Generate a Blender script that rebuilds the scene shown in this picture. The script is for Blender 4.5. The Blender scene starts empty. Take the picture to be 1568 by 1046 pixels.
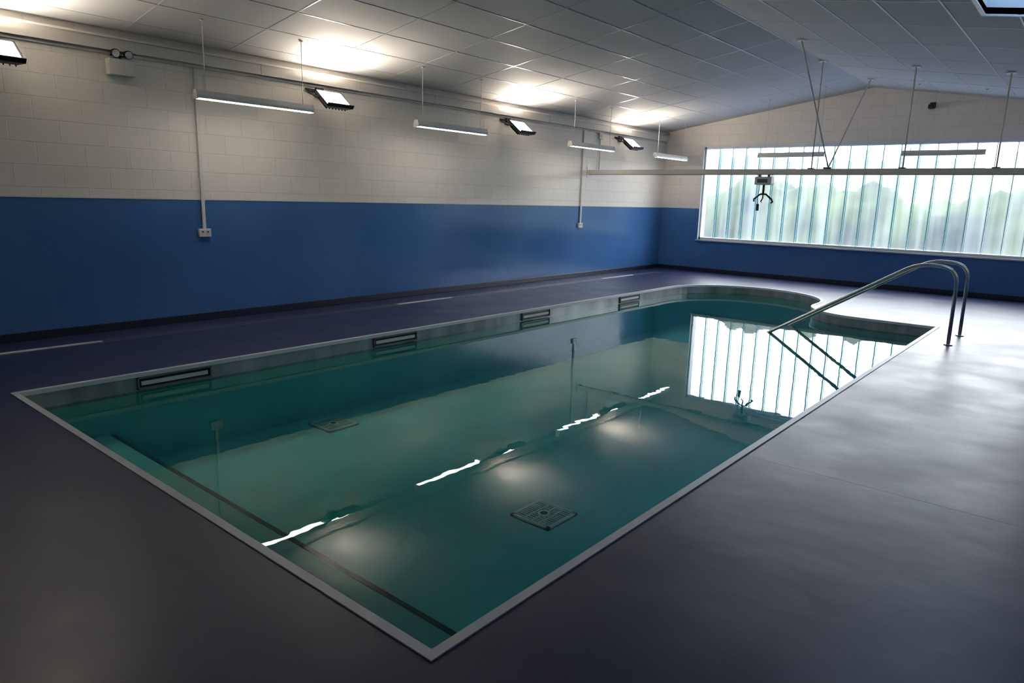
import bpy, bmesh, math, random
from mathutils import Vector, Matrix
random.seed(4)
S=bpy.context.scene
# ------------------------------------------------------------------ materials
def srgb(r,g,b):
    f=lambda c:(c/255/12.92) if c/255<=0.04045 else ((c/255+0.055)/1.055)**2.4
    return (f(r),f(g),f(b),1)
def mat(name,col,rough=0.5,metal=0.0,emit=None,estr=0.0,spec=0.5):
    m=bpy.data.materials.new(name);m.use_nodes=True
    n=m.node_tree;b=n.nodes['Principled BSDF']
    b.inputs['Base Color'].default_value=col;b.inputs['Roughness'].default_value=rough
    b.inputs['Metallic'].default_value=metal;b.inputs['Specular IOR Level'].default_value=spec
    if emit: b.inputs['Emission Color'].default_value=emit;b.inputs['Emission Strength'].default_value=estr
    return m
def nd(m,t,**k):
    n=m.node_tree.nodes.new(t)
    for a,v in k.items(): setattr(n,a,v)
    return n
def lk(m,a,b): m.node_tree.links.new(a,b)
def objco(m,scale=(1,1,1),rot=(0,0,0)):
    t=nd(m,'ShaderNodeTexCoord');mp=nd(m,'ShaderNodeMapping')
    mp.inputs['Scale'].default_value=scale;mp.inputs['Rotation'].default_value=rot
    lk(m,t.outputs['Object'],mp.inputs['Vector']);return mp.outputs['Vector']
def noisevar(m,c1,c2,scale,stretch=(1,1,1),detail=3,bump=0.0,bdist=0.01,rough=None,lo=.35,hi=.65):
    b=m.node_tree.nodes['Principled BSDF'];v=objco(m,stretch)
    n=nd(m,'ShaderNodeTexNoise');n.inputs['Scale'].default_value=scale;n.inputs['Detail'].default_value=detail
    lk(m,v,n.inputs['Vector'])
    r=nd(m,'ShaderNodeValToRGB');r.color_ramp.elements[0].position=lo;r.color_ramp.elements[1].position=hi
    r.color_ramp.elements[0].color=c1;r.color_ramp.elements[1].color=c2
    lk(m,n.outputs['Fac'],r.inputs['Fac']);lk(m,r.outputs['Color'],b.inputs['Base Color'])
    if bump:
        bp=nd(m,'ShaderNodeBump');bp.inputs['Strength'].default_value=bump;bp.inputs['Distance'].default_value=bdist
        lk(m,n.outputs['Fac'],bp.inputs['Height']);lk(m,bp.outputs['Normal'],b.inputs['Normal'])
    if rough:
        mr=nd(m,'ShaderNodeMapRange');mr.inputs['To Min'].default_value=rough[0];mr.inputs['To Max'].default_value=rough[1]
        mr.inputs['From Min'].default_value=.3;mr.inputs['From Max'].default_value=.7
        lk(m,n.outputs['Fac'],mr.inputs['Value']);lk(m,mr.outputs['Result'],b.inputs['Roughness'])
    return r
# painted blockwork (axis: 'x' wall runs along Y / 'y' wall runs along X)
def blockmat(name,axis):
    m=mat(name,srgb(214,208,198),.45)
    b=m.node_tree.nodes['Principled BSDF']
    t=nd(m,'ShaderNodeTexCoord');sp=nd(m,'ShaderNodeSeparateXYZ');cb=nd(m,'ShaderNodeCombineXYZ')
    lk(m,t.outputs['Object'],sp.inputs[0])
    lk(m,sp.outputs['Y' if axis=='x' else 'X'],cb.inputs['X']);lk(m,sp.outputs['Z'],cb.inputs['Y'])
    br=nd(m,'ShaderNodeTexBrick');br.inputs['Scale'].default_value=1
    br.inputs['Brick Width'].default_value=.45;br.inputs['Row Height'].default_value=.225
    br.inputs['Mortar Size'].default_value=.006;br.inputs['Mortar Smooth'].default_value=.6
    br.inputs['Color1'].default_value=srgb(236,228,218);br.inputs['Color2'].default_value=srgb(233,225,215)
    br.inputs['Mortar'].default_value=srgb(222,214,204)
    lk(m,cb.outputs[0],br.inputs['Vector']);lk(m,br.outputs['Color'],b.inputs['Base Color'])
    bp=nd(m,'ShaderNodeBump',invert=True);bp.inputs['Strength'].default_value=.4;bp.inputs['Distance'].default_value=.006
    lk(m,br.outputs['Fac'],bp.inputs['Height']);lk(m,bp.outputs['Normal'],b.inputs['Normal'])
    return m
M={}
M['block_x']=blockmat('painted_blockwork_side','x');M['block_y']=blockmat('painted_blockwork_end','y')
M['blue']=mat('blue_wall_cladding',srgb(60,102,152),.22)
noisevar(M['blue'],srgb(66,110,164),srgb(72,118,172),.8,bump=.08,bdist=.02,rough=(.12,.22))
M['skirt']=mat('dark_coved_skirting',srgb(28,32,50),.4)
M['deck']=mat('grey_blue_vinyl_deck',srgb(48,50,74),.4,spec=.5)
noisevar(M['deck'],srgb(40,45,80),srgb(48,53,88),1.9,detail=5,bump=.32,bdist=.02,rough=(.33,.43),lo=.3,hi=.7)
M['line']=mat('floor_channel_metal',srgb(150,138,128),.35,.5)
M['linew']=mat('floor_channel_cover',srgb(225,220,212),.35)
M['coping']=mat('pale_coping_strip',srgb(220,221,223),.4)
M['frame']=mat('skimmer_surround',srgb(110,116,112),.4)
M['rimwall']=mat('pool_rim_panel',srgb(150,156,156),.3,.35)
noisevar(M['rimwall'],srgb(142,148,148),srgb(176,180,180),5,stretch=(1,1,.3),bump=.05)
M['liner']=mat('teal_pool_liner',srgb(70,165,150),.5)
noisevar(M['liner'],srgb(128,222,214),srgb(146,236,228),.9)
M['tread']=mat('pale_teal_step_tread',srgb(176,238,230),.5)
M['nosing']=mat('dark_step_nosing',srgb(20,80,84),.5)
M['ceil']=mat('ceiling_tile',srgb(186,186,185),.75)
M['tbar']=mat('ceiling_tee_bar',srgb(186,186,185),.3)
M['white']=mat('white_plastic',srgb(222,219,213),.35)
M['cream']=mat('painted_steel_trunking',srgb(222,216,206),.4)
M['black']=mat('black_housing',srgb(22,22,24),.4)
M['dgrey']=mat('dark_grey_metal',srgb(70,72,76),.35,.6)
M['steel']=mat('polished_stainless',srgb(220,215,210),.24,1)
M['alu']=mat('white_window_frame',srgb(215,222,228),.3)
M['flood']=mat('floodlight_lens',(1,1,1,1),.3,emit=(1,.88,.74,1),estr=50)
M['tube']=mat('fluorescent_diffuser',(1,1,1,1),.3,emit=(1,.94,.87,1),estr=8)
M['tubeoff']=mat('unlit_diffuser',srgb(190,195,198),.3)
M['hull']=mat('pendant_body_white',srgb(225,225,223),.35)
M['drain']=mat('drain_grate_plastic',srgb(235,245,235),.4)
M['drainhole']=mat('drain_slot_dark',srgb(10,35,36),.6)
M['ribw']=mat('channel_glass_seal',srgb(235,240,243),.3)
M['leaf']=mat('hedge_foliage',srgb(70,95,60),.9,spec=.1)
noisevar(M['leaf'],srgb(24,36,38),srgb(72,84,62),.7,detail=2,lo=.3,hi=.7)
M['leaf2']=mat('hazed_far_foliage',srgb(70,95,60),.9,spec=.1)
noisevar(M['leaf2'],srgb(92,106,100),srgb(122,130,114),.6,detail=2,lo=.25,hi=.75)  # paler than the hedge: aerial haze painted into the foliage colour
M['ground']=mat('outdoor_paving',srgb(120,125,150),.9)
noisevar(M['ground'],srgb(70,80,108),srgb(84,94,124),.6)
# water surface : fresnel mix of clear tinted transmission and mirror
w=bpy.data.materials.new('pool_water');w.use_nodes=True;nt=w.node_tree;nt.nodes.clear()
o=nd(w,'ShaderNodeOutputMaterial');mx=nd(w,'ShaderNodeMixShader');fr=nd(w,'ShaderNodeFresnel');fr.inputs['IOR'].default_value=1.38
tr=nd(w,'ShaderNodeBsdfTransparent');tr.inputs['Color'].default_value=(.60,.94,.94,1)
gl=nd(w,'ShaderNodeBsdfGlossy');gl.inputs['Roughness'].default_value=.0
v=objco(w);n1=nd(w,'ShaderNodeTexNoise');n1.inputs['Scale'].default_value=4;n1.inputs['Detail'].default_value=2
lk(w,v,n1.inputs['Vector']);bp_=nd(w,'ShaderNodeBump');bp_.inputs['Strength'].default_value=.045;bp_.inputs['Distance'].default_value=.012
lk(w,n1.outputs['Fac'],bp_.inputs['Height'])
lk(w,bp_.outputs['Normal'],gl.inputs['Normal']);lk(w,bp_.outputs['Normal'],fr.inputs['Normal'])
lk(w,fr.outputs[0],mx.inputs[0]);lk(w,tr.outputs[0],mx.inputs[1]);lk(w,gl.outputs[0],mx.inputs[2]);lk(w,mx.outputs[0],o.inputs[0])
M['water']=w
# cast channel glass : see-through plus a cloudy translucent part
def cloudy(name,tc,lc,lo,hi,sc):
    g=bpy.data.materials.new(name);g.use_nodes=True;nt=g.node_tree;nt.nodes.clear()
    o=nd(g,'ShaderNodeOutputMaterial');m1=nd(g,'ShaderNodeMixShader');m2=nd(g,'ShaderNodeMixShader')
    tr=nd(g,'ShaderNodeBsdfTransparent');tr.inputs['Color'].default_value=tc
    tl=nd(g,'ShaderNodeBsdfTranslucent');tl.inputs['Color'].default_value=lc
    gl=nd(g,'ShaderNodeBsdfGlossy');gl.inputs['Roughness'].default_value=.1
    v=objco(g,sc);n1=nd(g,'ShaderNodeTexNoise');n1.inputs['Scale'].default_value=1.0;n1.inputs['Detail'].default_value=3
    lk(g,v,n1.inputs['Vector']);mr=nd(g,'ShaderNodeMapRange');mr.inputs['From Min'].default_value=.3;mr.inputs['From Max'].default_value=.7
    mr.inputs['To Min'].default_value=lo;mr.inputs['To Max'].default_value=hi
    lk(g,n1.outputs['Fac'],mr.inputs['Value']);lk(g,mr.outputs[0],m1.inputs[0]);lk(g,tr.outputs[0],m1.inputs[1]);lk(g,tl.outputs[0],m1.inputs[2])
    m2.inputs[0].default_value=.04;lk(g,m1.outputs[0],m2.inputs[1]);lk(g,gl.outputs[0],m2.inputs[2]);lk(g,m2.outputs[0],o.inputs[0])
    return g
M['glass']=cloudy('cast_channel_glass',(.88,.93,.96,1),(.80,.90,1.0,1),.04,.14,(7,1,.35))
M['rib']=cloudy('channel_glass_edge',(.10,.30,.34,1),(.22,.50,.54,1),.15,.30,(2,2,2))
M['skyglass']=cloudy('skylight_glass',(.055,.085,.125,1),(.18,.28,.42,1),.1,.16,(2,2,2))
# ------------------------------------------------------------------ mesh builder
class MB:
    def __init__(s): s.bm=bmesh.new();s.mats=[]
    def mi(s,k):
        if k not in s.mats: s.mats.append(k)
        return s.mats.index(k)
    def poly(s,pts,k,smooth=False):
        f=s.bm.faces.new([s.bm.verts.new(p) for p in pts]);f.material_index=s.mi(k);f.smooth=smooth;return f
    def box(s,a,b,k,bev=0):
        x0,y0,z0=[min(a[i],b[i]) for i in range(3)];x1,y1,z1=[max(a[i],b[i]) for i in range(3)]
        vs=[s.bm.verts.new(p) for p in [(x0,y0,z0),(x1,y0,z0),(x1,y1,z0),(x0,y1,z0),(x0,y0,z1),(x1,y0,z1),(x1,y1,z1),(x0,y1,z1)]]
        fs=[s.bm.faces.new([vs[i] for i in q]) for q in [(3,2,1,0),(4,5,6,7),(0,1,5,4),(1,2,6,5),(2,3,7,6),(3,0,4,7)]]
        for f in fs:f.material_index=s.mi(k)
        if bev:
            es=list({e for f in fs for e in f.edges})
            r=bmesh.ops.bevel(s.bm,geom=es,offset=bev,segments=2,affect='EDGES',profile=.5)
            for f in r['faces']:f.material_index=s.mi(k)
    def prism(s,pts,ax,a,b,k):
        def P(p,t):
            q=list(p);q.insert(ax,t);return q
        A=[s.bm.verts.new(P(p,a)) for p in pts];B=[s.bm.verts.new(P(p,b)) for p in pts];n=len(pts);mi=s.mi(k)
        fs=[s.bm.faces.new(A),s.bm.faces.new(B[::-1])]
        for i in range(n): fs.append(s.bm.faces.new([A[i],B[i],B[(i+1)%n],A[(i+1)%n]]))
        for f in fs:f.material_index=mi
    def tube(s,path,r,k,n=12,cap=True):
        path=[Vector(p) for p in path];rings=[];mi=s.mi(k);up=None
        for i,p in enumerate(path):
            d=(path[min(i+1,len(path)-1)]-path[max(i-1,0)]).normalized()
            if up is None:
                up=Vector((0,0,1)) if abs(d.z)<.9 else Vector((1,0,0))
            u=(up-d*up.dot(d)).normalized();vv=d.cross(u);up=u
            rr=r[i] if isinstance(r,(list,tuple)) else r
            rings.append([s.bm.verts.new(p+rr*(math.cos(t*2*math.pi/n)*u+math.sin(t*2*math.pi/n)*vv)) for t in range(n)])
        for a,b in zip(rings,rings[1:]):
            for t in range(n):
                f=s.bm.faces.new([a[t],a[(t+1)%n],b[(t+1)%n],b[t]]);f.material_index=mi;f.smooth=True
        if cap:
            for q in (rings[0][::-1],rings[-1]):
                f=s.bm.faces.new(q);f.material_index=mi
    def obj(s,name,bevmod=0,recalc=True):
        if recalc: bmesh.ops.recalc_face_normals(s.bm,faces=s.bm.faces[:])
        me=bpy.data.meshes.new(name);s.bm.to_mesh(me);s.bm.free()
        for k in s.mats: me.materials.append(M[k])
        ob=bpy.data.objects.new(name,me);S.collection.objects.link(ob)
        if bevmod:
            b=ob.modifiers.new('bev','BEVEL');b.width=bevmod;b.segments=2;b.limit_method='ANGLE'
        return ob
def faceup(bm):
    for f in bm.faces:
        f.normal_update()
        if f.normal.z<0: f.normal_flip()
def fillet(pts,rad,n=8):
    pts=[Vector(p) for p in pts];out=[pts[0]]
    for i in range(1,len(pts)-1):
        a,b,c=pts[i-1],pts[i],pts[i+1];r=rad[i-1] if isinstance(rad,(list,tuple)) else rad
        d1=(a-b).normalized();d2=(c-b).normalized();p1=b+d1*r;p2=b+d2*r
        for j in range(n+1):
            t=j/n;out.append((1-t)**2*p1+2*t*(1-t)*b+t*t*p2)
    out.append(pts[-1]);return out
# ------------------------------------------------------------------ dimensions (metres)
W,Y0,YW=9.0,-1.6,15.74
PL,PR,PN,PF=2.13,6.887,1.4985,11.2
ZB=1.479;ZE=3.25;ZA=3.95;K=(ZA-ZE)/4.5
def zc(x): return ZE+K*x if x<4.5 else ZE+K*(W-x)
WX0,WX1,WZ0,WZ1=.99,8.01,.76,2.90
WL=-.155
out=[(PL,PN),(PR,PN),(PR,PF)]
cx_,cy_,r_=5.85,12.1,.9
for i in range(0,13):
    a=math.radians(-90-90*i/12);out.append((cx_+r_*math.cos(a),cy_+r_*math.sin(a)))
c2x,c2y,r2=3.54,12.27,1.41
for i in range(0,33):
    a=math.radians(180*i/32);out.append((c2x+r2*math.cos(a),c2y+r2*math.sin(a)))
def offset(pts,d):
    n=len(pts);res=[]
    for i in range(n):
        p=Vector(pts[i]);a=Vector(pts[i-1]);b=Vector(pts[(i+1)%n])
        e1=(p-a).normalized();e2=(b-p).normalized()
        n1=Vector((e1.y,-e1.x));n2=Vector((e2.y,-e2.x));m=(n1+n2).normalized()
        res.append(p+m*(d/max(.3,m.dot(n1))))
    return [(q.x,q.y) for q in res]
outer=offset(out,.0);inner=offset(out,-.045)
# ------------------------------------------------------------------ floor with pool opening
def fill_hole(loops,z,k):
    mb=MB();bm=mb.bm;es=[]
    for L in loops:
        vs=[bm.verts.new((p[0],p[1],z)) for p in L]
        es+=[bm.edges.new((vs[i],vs[(i+1)%len(vs)])) for i in range(len(vs))]
    bmesh.ops.triangle_fill(bm,edges=es,use_beauty=True)
    mb.mi(k);faceup(bm)
    for f in bm.faces:f.material_index=0
    return mb
mb=fill_hole([[(0,Y0),(W,Y0),(W,YW),(0,YW)],outer],0,'deck')
floor=mb.obj('floor',recalc=False)
mb=MB();mb.box((PR+.02,4.297,0),(W,4.303,.0003),'deck');mb.obj('trim_4')
# ------------------------------------------------------------------ pool shell
mb=MB();n=len(out)
def ringwall(pts,z0,z1,k):
    for i in range(len(pts)):
        a=pts[i];b=pts[(i+1)%len(pts)]
        mb.poly([(a[0],a[1],z0),(b[0],b[1],z0),(b[0],b[1],z1),(a[0],a[1],z1)],k)
def ringflat(p,q,z,k):
    for i in range(len(p)):
        j=(i+1)%len(p);mb.poly([(p[i][0],p[i][1],z),(p[j][0],p[j][1],z),(q[j][0],q[j][1],z),(q[i][0],q[i][1],z)],k)
wallp=offset(out,-.03)
ringflat(outer,inner,.006,'coping');ringwall(outer,-.01,.006,'coping');ringwall(inner,-.03,.006,'coping')
ringflat(inner,wallp,-.03,'coping')
ringwall(wallp,-.18,-.03,'rimwall');ringwall(wallp,-.80,-.18,'liner')
bmf=mb.bm;vs=[bmf.verts.new((p[0],p[1],-.80)) for p in wallp]
es=[bmf.edges.new((vs[i],vs[(i+1)%n])) for i in range(n)]
r=bmesh.ops.triangle_fill(bmf,edges=es,use_beauty=True)
li=mb.mi('liner')
for f in r['geom']:
    if isinstance(f,bmesh.types.BMFace): f.material_index=li
mb.box((PL+.03,PN+.03,-.80),(PR-.03,2.20,-.503),'liner')
mb.box((PL+.03,PN+.03,-.503),(PR-.03,2.168,-.50),'tread')
mb.box((PL+.03,2.168,-.503),(PR-.03,2.203,-.497),'nosing')
for i,z in enumerate((-.32,-.48,-.64)):
    mb.box((PR-.03-.5*(i+1),9.3,-.80),(PR-.03-.5*i,PF-.03,z),'liner')
def disc(cx,cy,cz,r,k,ax,t=.012,n=24):
    d=Vector((0,0,1)) if ax==2 else Vector((1,0,0));c=Vector((cx,cy,cz));mb.tube([c,c+d*t],r,k,n=n)
disc(PL+.03,2.8,-.66,.06,'liner',0);disc(6.02,7.53,-.80,.09,'drain',2);disc(6.02,7.53,-.788,.05,'coping',2,.008)
pool=mb.obj('swimming_pool')
for y0 in (2.42,5.03,7.74,10.43):
    mb=MB();x=PL+.031;y1=y0+.67;z0,z1=-.142,-.032;t=.014
    mb.box((x,y0,z1-t),(x+.02,y1,z1),'frame');mb.box((x,y0,z0),(x+.02,y1,z0+t),'frame')
    mb.box((x,y0,z0),(x+.02,y0+t,z1),'frame');mb.box((x,y1-t,z0),(x+.02,y1,z1),'frame')
    mb.box((x,y0+t,z0+t),(x+.004,y1-t,z1-t),'black')
    mb.box((x,y0+.035,-.108),(x+.016,y1-.035,-.072),'coping')
    mb.obj('pool_skimmer')
for (dx,dy) in ((5.47,4.03),(2.53,4.20)):
    mb=MB();h=.185;z=-.798
    mb.box((dx-h,dy-h,z),(dx+h,dy+h,z+.006),'drainhole')
    for a,b in (((-h,-h),(h,-h+.03)),((-h,h-.03),(h,h)),((-h,-h),(-h+.03,h)),((h-.03,-h),(h,h))):
        mb.box((dx+a[0],dy+a[1],z),(dx+b[0],dy+b[1],z+.018),'drain')
    for i in range(11):
        q=-h+.045+i*.028
        mb.box((dx-h+.03,dy+q,z),(dx+h-.03,dy+q+.011,z+.015),'drain')
    for i in range(3):
        q=-.07+i*.07;mb.box((dx+q-.006,dy-h+.03,z),(dx+q+.006,dy+h-.03,z+.016),'drain')
    mb.tube([(dx,dy,z),(dx,dy,z+.02)],.05,'drain',n=24);mb.tube([(dx,dy,z+.02),(dx,dy,z+.021)],.03,'drainhole',n=20)
    mb.obj('pool_floor_drain')
mb=fill_hole([offset(out,-.031)],WL,'water')
water=mb.obj('pool_water',recalc=False)
# ------------------------------------------------------------------ walls
T=.25
mb=MB();mb.box((-T,Y0,-.02),(0,YW,ZB),'blue');mb.box((-T,Y0,ZB),(0,YW,ZE+.01),'block_x');mb.obj('wall_left')
mb=MB();mb.box((0,Y0,ZB-.006),(.006,YW,ZB+.008),'white');mb.obj('trim_3')
mb=MB();mb.box((W,Y0,-.02),(W+T,YW,ZB),'blue');mb.box((W,Y0,ZB),(W+T,YW,ZE+.01),'block_x');mb.obj('wall_right')
mb=MB();mb.box((-T,Y0-T,-.02),(W+T,Y0,ZB),'blue')
mb.prism([(-T,ZB),(W+T,ZB),(W+T,zc(W)),(W/2,ZA),(-T,ZE)],1,Y0-T,Y0,'block_y');mb.obj('wall_front')
mb=MB();ya,yb=YW,YW+.3
mb.box((-T,ya,-.02),(W+T,yb,WZ0),'blue')
mb.box((-T,ya,WZ0),(WX0,yb,ZB),'blue');mb.box((WX1,ya,WZ0),(W+T,yb,ZB),'blue')
mb.box((-T,ya,ZB),(WX0,yb,WZ1),'block_y');mb.box((WX1,ya,ZB),(W+T,yb,WZ1),'block_y')
mb.prism([(-T,WZ1),(W+T,WZ1),(W+T,ZE),(W/2,ZA),(-T,ZE)],1,ya,yb,'block_y')
mb.obj('wall_back')
for nm,a,b in (('baseboard_left',(0,Y0,0),(.02,YW,.09)),('baseboard_right',(W-.02,Y0,0),(W,YW,.09)),('baseboard_back',(.02,YW-.02,0),(W-.02,YW,.09)),('baseboard_front',(.02,Y0,0),(W-.02,Y0+.02,.09))):
    mb=MB();mb.box(a,b,'skirt');mb.obj(nm,.006)
# ceiling with skylight opening
SX0,SX1,SY0,SY1=7.22,8.4,4.9,8.70
mb=MB()
def slab(x0,x1,y0,y1,k='ceil',t=.06):
    mb.prism([(x0,zc(x0)),(x1,zc(x1)),(x1,zc(x1)+t),(x0,zc(x0)+t)],1,y0,y1,k)
slab(-T,4.5,Y0-T,YW+.3)
slab(4.5,SX0,Y0-T,YW+.3);slab(SX1,W+T,Y0-T,YW+.3);slab(SX0,SX1,Y0-T,SY0);slab(SX0,SX1,SY1,YW+.3)
mb.obj('ceiling')
mb=MB()
zt=3.72
for a,b in (((SX0-.04,SY0-.04),(SX0,SY1+.04)),((SX1,SY0-.04),(SX1+.04,SY1+.04)),((SX0,SY0-.04),(SX1,SY0)),((SX0,SY1),(SX1,SY1+.04))):
    x0,x1=a[0],b[0]
    mb.prism([(x0,zc(x0)-.015),(x1,zc(x1)-.015),(x1,zt),(x0,zt)],1,a[1],b[1],'alu')
mb.poly([(SX0,SY0,zt-.02),(SX1,SY0,zt-.02),(SX1,SY1,zt-.02),(SX0,SY1,zt-.02)],'skyglass')
mb.box((SX0,(SY0+SY1)/2-.02,zt-.06),(SX1,(SY0+SY1)/2+.02,zt-.02),'alu')
mb.obj('window_2')
# tee grid
mb=MB();b=.009;d=.0035
def bar(x0,x1,y0,y1):
    for (a,c) in ([(x0,min(x1,4.5)),(max(x0,4.5),x1)] if x0<4.5<x1 else [(x0,x1)]):
        if c>a: mb.prism([(a,zc(a)-d),(c,zc(c)-d),(c,zc(c)),(a,zc(a))],1,y0,y1,'tbar')
x=.3
while x<W:
    if SX0<x<SX1: bar(x-b,x+b,Y0,SY0);bar(x-b,x+b,SY1,YW)
    else: bar(x-b,x+b,Y0,YW)
    x+=.6
y=Y0+.2
while y<YW:
    if SY0-.02<y<SY1+.02: bar(0,SX0,y-b,y+b);bar(SX1,W,y-b,y+b)
    else: bar(0,W,y-b,y+b)
    y+=1.2
mb.obj('trim_1')
mb=MB();mb.box((0,Y0,3.03),(.06,YW,3.15),'cream');mb.box((0,Y0,3.15),(.09,YW,3.17),'cream')
for y in [Y0+.6+i*1.5 for i in range(11)]:
    mb.box((-.0,y,3.025),(.065,y+.03,3.155),'cream')
mb.box((0,Y0,2.995),(.02,YW,3.015),'cream')
mb.obj('trim_2')
# ------------------------------------------------------------------ window wall glazing
mb=MB();F=.05;gy=YW+.16
mb.box((WX0,YW+.06,WZ0),(WX0+F,YW+.24,WZ1),'alu');mb.box((WX1-F,YW+.06,WZ0),(WX1,YW+.24,WZ1),'alu')
mb.box((WX0,YW+.06,WZ1-F),(WX1,YW+.24,WZ1),'alu');mb.box((WX0,YW+.06,WZ0),(WX1,YW+.24,WZ0+F),'alu')
mb.box((WX0-.03,YW-.04,WZ0-.03),(WX1+.03,YW+.06,WZ0),'alu')
mb.box((WX0,YW,WZ0),(WX0+.012,YW+.06,WZ1),'alu')
mb.box((WX0,YW,WZ1-.012),(WX1,YW+.06,WZ1),'alu')
nx=22;p=(WX1-WX0-2*F)/nx
for i in range(nx+1):
    x=WX0+F+i*p
    if i<nx:
        mb.poly([(x,gy,WZ0+F),(x+p,gy,WZ0+F),(x+p,gy,WZ1-F),(x,gy,WZ1-F)],'glass')
    if 0<i<nx:
        for s in (-.02,.02):
            mb.poly([(x+s,gy-.065,WZ0+F),(x+s,gy-.002,WZ0+F),(x+s,gy-.002,WZ1-F),(x+s,gy-.065,WZ1-F)],'rib')
        mb.box((x-.007,gy-.07,WZ0+F),(x+.007,gy-.05,WZ1-F),'ribw')
mb.obj('window_1')
# ------------------------------------------------------------------ deck channel on left
mb=MB()
mb.box((.50,Y0+1,0),(.515,YW-1,.004),'line');mb.box((.60,Y0+1,0),(.610,YW-1,.004),'line')
mb.obj('floor_channel')
for a,c in ((1.2,2.73),(6.79,7.92),(12.35,13.58)):
    mb=MB();mb.box((.517,a,0),(.578,c,.006),'linew');mb.obj('channel_cover',.001)
# ------------------------------------------------------------------ conduits + sockets
for y,zt_ in ((4.17,2.99),(12.22,2.99)):
    mb=MB();mb.box((.007,y-.018,1.12),(.03,y+.018,zt_),'white')
    for z in (1.48,1.75,2.4): mb.box((.007,y-.024,z-.015),(.033,y+.024,z+.015),'white')
    mb.box((.0,y-.075,1.03),(.038,y+.075,1.13),'white',bev=.006)
    for s in (-.032,.032):
        mb.box((.038,y+s-.022,1.05),(.040,y+s+.022,1.11),'cream');mb.box((.040,y+s-.008,1.085),(.045,y+s+.008,1.10),'black')
    mb.obj('wall_socket')
mb=MB();mb.box((0.001,12.74,2.87),(.06,12.88,2.99),'white',bev=.008);mb.tube([(.03,12.81,2.88),(.03,12.81,2.25)],.012,'white');mb.tube([(.06,12.81,2.93),(.075,12.81,2.93)],.03,'cream');mb.obj('junction_box')
mb=MB();mb.box((0,3.20,2.78),(.09,3.47,2.95),'white',bev=.01);mb.box((.09,3.24,2.81),(.094,3.43,2.86),'cream')
mb.tube([(.045,3.335,2.95),(.045,3.335,2.985)],.012,'black')
mb.box((.035,3.24,2.975),(.055,3.43,2.987),'black')
for yy in (3.27,3.40):
    mb.tube([(.03,yy,3.015),(.05,yy,3.013),(.10,yy,3.0),(.12,yy,2.995)],[.02,.032,.045,.045],'black',n=16);mb.tube([(.12,yy,2.995),(.124,yy,2.994)],.038,'white',n=16)
mb.obj('emergency_twin_spotlight')
# ------------------------------------------------------------------ floodlights
def flood(yc):
    mb=MB();L=.37;H_=.31
    dv=Vector((.255,0,-.20)).normalized();dn=Vector((.20,0,.255)).normalized();du=Vector((0,1,0))
    c=Vector((.345,yc,2.82))
    def P(u,v,nn): return c+du*u+dv*v+dn*nn
    def bx(u0,u1,v0,v1,n0,n1,k,sh=0):
        q=[P(u0+sh,v0+sh,n0),P(u1-sh,v0+sh,n0),P(u1-sh,v1-sh,n0),P(u0+sh,v1-sh,n0),P(u0,v0,n1),P(u1,v0,n1),P(u1,v1,n1),P(u0,v1,n1)]
        vs=[mb.bm.verts.new(x) for x in q]
        for f in [(3,2,1,0),(4,5,6,7),(0,1,5,4),(1,2,6,5),(2,3,7,6),(3,0,4,7)]:
            ff=mb.bm.faces.new([vs[i] for i in f]);ff.material_index=mb.mi(k)
    a=L/2+.02;h=H_/2+.02
    bx(-a,a,-h,h,-.06,-.004,'black',.05)
    bx(-a,a,-h,-h+.02,-.004,.014,'black');bx(-a,a,h-.012,h,-.004,.048,'black')
    bx(-a,-a+.02,-h,h,-.004,.014,'black');bx(a-.02,a,-h,h,-.004,.014,'black')
    for i in range(7):
        u=-L/2+.03+i*.05;bx(u,u+.008,-h+.06,h-.06,-.085,-.055,'black')
    bx(-L/2,L/2,-H_/2,H_/2,-.002,.006,'flood')
    for s in (-1,1):
        p0=P(s*(a+.012),-.02,-.02)
        mb.tube([p0,Vector((.10,yc+s*(a+.012),2.90)),Vector((.03,yc+s*(a+.012),2.95))],.011,'black',n=8)
    mb.box((.018,yc-a-.02,2.935),(.03,yc+a+.02,2.965),'black')
    mb.box((0,yc-.06,2.87),(.04,yc+.06,2.99),'black',bev=.005)
    mb.tube([Vector((.1,yc-.1,2.85)),Vector((.05,yc-.12,2.88)),Vector((.02,yc-.12,2.94))],.006,'black',n=6)
    return mb.obj('wall_floodlight')
for yc in (2.12,5.88,9.82,13.6): flood(yc)
# ------------------------------------------------------------------ pendants
def pendant(p0,axis,L,z,lit=True):
    mb=MB();w=.05;x,y=p0
    prof=[(-w,z),(w,z),(w,z+.03),(w*.55,z+.085),(-w*.55,z+.085),(-w,z+.03)]
    tk='tube' if lit else 'tubeoff'
    if axis==1:
        mb.prism([(x+a,b) for a,b in prof],1,y,y+L,'hull')
        mb.box((x-w+.012,y+.03,z-.006),(x+w-.012,y+L-.03,z),tk)
        for e in (y,y+L): mb.prism([(x+a*1.08,b+(.003 if b>z else -.01)) for a,b in prof],1,e-.006,e+.006,'white')
        for e in (y+.12,y+L-.12): mb.tube([(x,e,z+.08),(x,e,zc(x)-.002)],.004,'white',n=6);mb.tube([(x,e,zc(x)-.02),(x,e,zc(x)-.003)],.02,'white',n=12)
    else:
        mb.prism([(y+a,b) for a,b in prof],0,x,x+L,'hull')
        mb.box((x+.03,y-w+.012,z-.006),(x+L-.03,y+w-.012,z),tk)
        for e in (x,x+L): mb.prism([(y+a*1.08,b+(.003 if b>z else -.01)) for a,b in prof],0,e-.006,e+.006,'white')
        for e in (x+.12,x+L-.12): mb.tube([(e,y,z+.08),(e,y,zc(e)-.002)],.004,'white',n=6);mb.tube([(e,y,zc(e)-.02),(e,y,zc(e)-.003)],.02,'white',n=12)
    return mb.obj('pendant_fluorescent_light')
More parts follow.
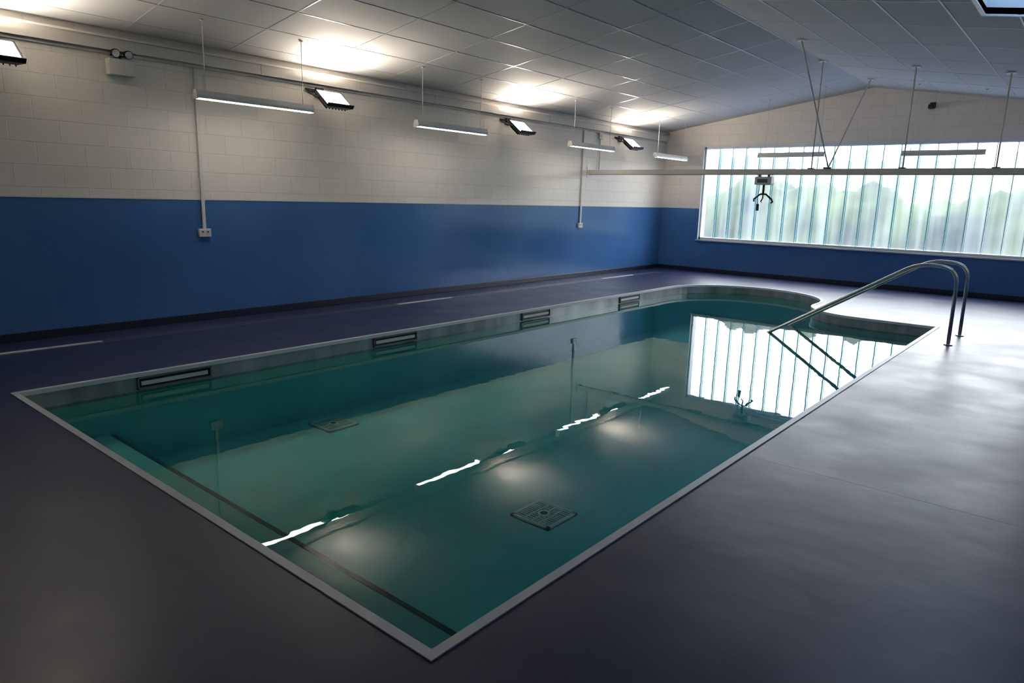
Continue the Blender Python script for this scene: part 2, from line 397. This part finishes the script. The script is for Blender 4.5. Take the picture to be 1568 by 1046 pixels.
for y in (3.78,6.95,10.68,13.82): pendant((.78,y),1,1.45,2.56)
pendant((2.75,14.6),0,1.3,2.565,False);pendant((5.41,14.6),0,1.27,2.555,False)
# ------------------------------------------------------------------ hoist rail
mb=MB();ry=12.49
mb.box((0,ry-.035,2.13),(W,ry+.035,2.22),'cream');mb.box((0,ry-.02,2.122),(W,ry+.02,2.13),'dgrey')
mb.box((0,ry-.08,2.06),(.012,ry+.08,2.30),'white')
for x in (4.5,5.88,7.1): 
    mb.tube([(x,ry,2.22),(x,ry,zc(x)-.01)],.012,'cream',n=8);mb.box((x-.05,ry-.05,2.22),(x+.05,ry+.05,2.235),'dgrey');mb.box((x-.06,ry-.06,zc(x)-.025),(x+.06,ry+.06,zc(x)-.012),'white')
for yy in (10.6,14.4):
    mb.tube([(4.77,ry,2.24),(4.77,yy,zc(4.77)-.01)],.012,'cream',n=8);mb.box((4.72,yy-.05,zc(4.77)-.025),(4.82,yy+.05,zc(4.77)-.012),'white')
mb.box((4.71,ry-.06,2.22),(4.83,ry+.06,2.245),'dgrey')
mb.obj('ceiling_hoist_rail')
mb=MB();hx=3.72
for s in (-.08,.08):
    mb.box((hx+s-.02,ry-.028,2.09),(hx+s+.02,ry+.028,2.121),'dgrey')
mb.box((hx-.15,ry-.09,1.95),(hx+.15,ry+.09,2.09),'hull',bev=.025)
mb.box((hx-.09,ry-.096,1.985),(hx+.09,ry-.09,2.05),'dgrey')
mb.box((hx-.02,ry-.003,1.80),(hx+.02,ry+.003,1.955),'black')
mb.tube([(hx-.15,ry,1.66),(hx-.16,ry,1.70),(hx-.05,ry,1.79),(hx+.05,ry,1.79),(hx+.16,ry,1.70),(hx+.18,ry,1.66),(hx+.15,ry,1.64)],.016,'black',n=10)
mb.tube([(hx,ry,1.81),(hx,ry,1.72),(hx-.03,ry,1.66),(hx,ry,1.63),(hx+.03,ry,1.66)],.012,'black',n=8)
mb.tube([(hx-.05,ry-.05,1.96),(hx-.07,ry-.05,1.75),(hx-.06,ry-.05,1.62)],.005,'black',n=6)
mb.box((hx-.085,ry-.065,1.50),(hx-.035,ry-.035,1.62),'dgrey',bev=.008)
mb.obj('patient_hoist')
mb=MB();mb.box((5.53,YW-.03,3.50),(5.63,YW,3.60),'black',bev=.006);mb.tube([(5.58,YW-.02,3.56),(5.58,YW-.09,3.53)],.012,'black',n=8)
mb.box((5.535,YW-.2,3.47),(5.625,YW-.06,3.55),'black',bev=.012);mb.tube([(5.58,YW-.2,3.51),(5.58,YW-.215,3.51)],.03,'dgrey',n=16)
mb.obj('security_camera')
# ------------------------------------------------------------------ handrails
mb=MB()
for yy in (9.77,10.63):
    path=fillet([(7.20,yy,.004),(7.19,yy,.93),(6.76,yy,.95),(5.07,yy,-.13),(4.75,yy,-.335)],[.20,.16,.02],8)
    mb.tube(path,.021,'steel',n=16)
    mb.tube([(7.20,yy,.001),(7.20,yy,.012)],.048,'steel',n=24)
mb.obj('pool_handrail')
# ------------------------------------------------------------------ outdoors
mb=MB();mb.poly([(-30,YW+.3,-.1),(40,YW+.3,-.1),(40,60,-.1),(-30,60,-.1)],'ground');mb.obj('outdoor_ground')
def mound(name,yc,h,dep,k,seed,x0=-16,x1=20):
    mb=MB();bm=mb.bm;nx_=150;na=20;mi=mb.mi(k);rings=[]
    rnd=random.Random(seed);ph=[rnd.uniform(0,6) for _ in range(6)]
    for i in range(nx_+1):
        x=x0+(x1-x0)*i/nx_
        hh=h*(1+.10*math.sin(.7*x+ph[0])+.07*math.sin(1.7*x+ph[1])+.04*math.sin(4.1*x+ph[2]))
        ring=[]
        for j in range(na+1):
            a=math.pi*j/na
            k1=1+.06*math.sin(3*x+5*a+ph[3])+.04*math.sin(6.5*x-4*a+ph[4])
            ring.append(bm.verts.new((x,yc-dep*math.cos(a)*k1,-.1+(hh+.1)*k1*math.sin(a)**.7 if 0<j<na else -.1)))
        rings.append(ring)
    for a,b in zip(rings,rings[1:]):
        for j in range(na):
            f=bm.faces.new([a[j],a[j+1],b[j+1],b[j]]);f.smooth=True;f.material_index=mi
    return mb.obj(name)
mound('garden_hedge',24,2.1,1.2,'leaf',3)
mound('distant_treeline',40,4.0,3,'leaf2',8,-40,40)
# ------------------------------------------------------------------ world & portals
wd=bpy.data.worlds.new('World');S.world=wd;wd.use_nodes=True
bg=wd.node_tree.nodes['Background'];bg.inputs[0].default_value=(.98,.98,1,1);bg.inputs[1].default_value=4.8
def portal(name,loc,rot,sx,sy):
    l=bpy.data.lights.new(name,'AREA');l.shape='RECTANGLE';l.size=sx;l.size_y=sy
    l.cycles.is_portal=True
    o=bpy.data.objects.new(name,l);S.collection.objects.link(o);o.location=loc;o.rotation_euler=rot
portal('window_daylight_portal',((WX0+WX1)/2,YW+.3,(WZ0+WZ1)/2),(math.radians(-90),0,0),WX1-WX0,WZ1-WZ0)
portal('skylight_daylight_portal',((SX0+SX1)/2,(SY0+SY1)/2,3.74),(0,0,0),SX1-SX0,SY1-SY0)
# ------------------------------------------------------------------ camera
cd=bpy.data.cameras.new('camera');cam=bpy.data.objects.new('camera',cd);S.collection.objects.link(cam)
cd.sensor_width=36;cd.lens=1066.38/1568*36;cd.clip_start=.05;cd.clip_end=200
R=Matrix.Rotation(.6964,4,'Z')@Matrix.Rotation(math.pi/2-.2029,4,'X')@Matrix.Rotation(.0282,4,'Z')
cam.matrix_world=Matrix.Translation((8.4682,0,1.6))@R
S.camera=cam
S.view_settings.view_transform='Standard';S.view_settings.look='None';S.view_settings.exposure=1.25
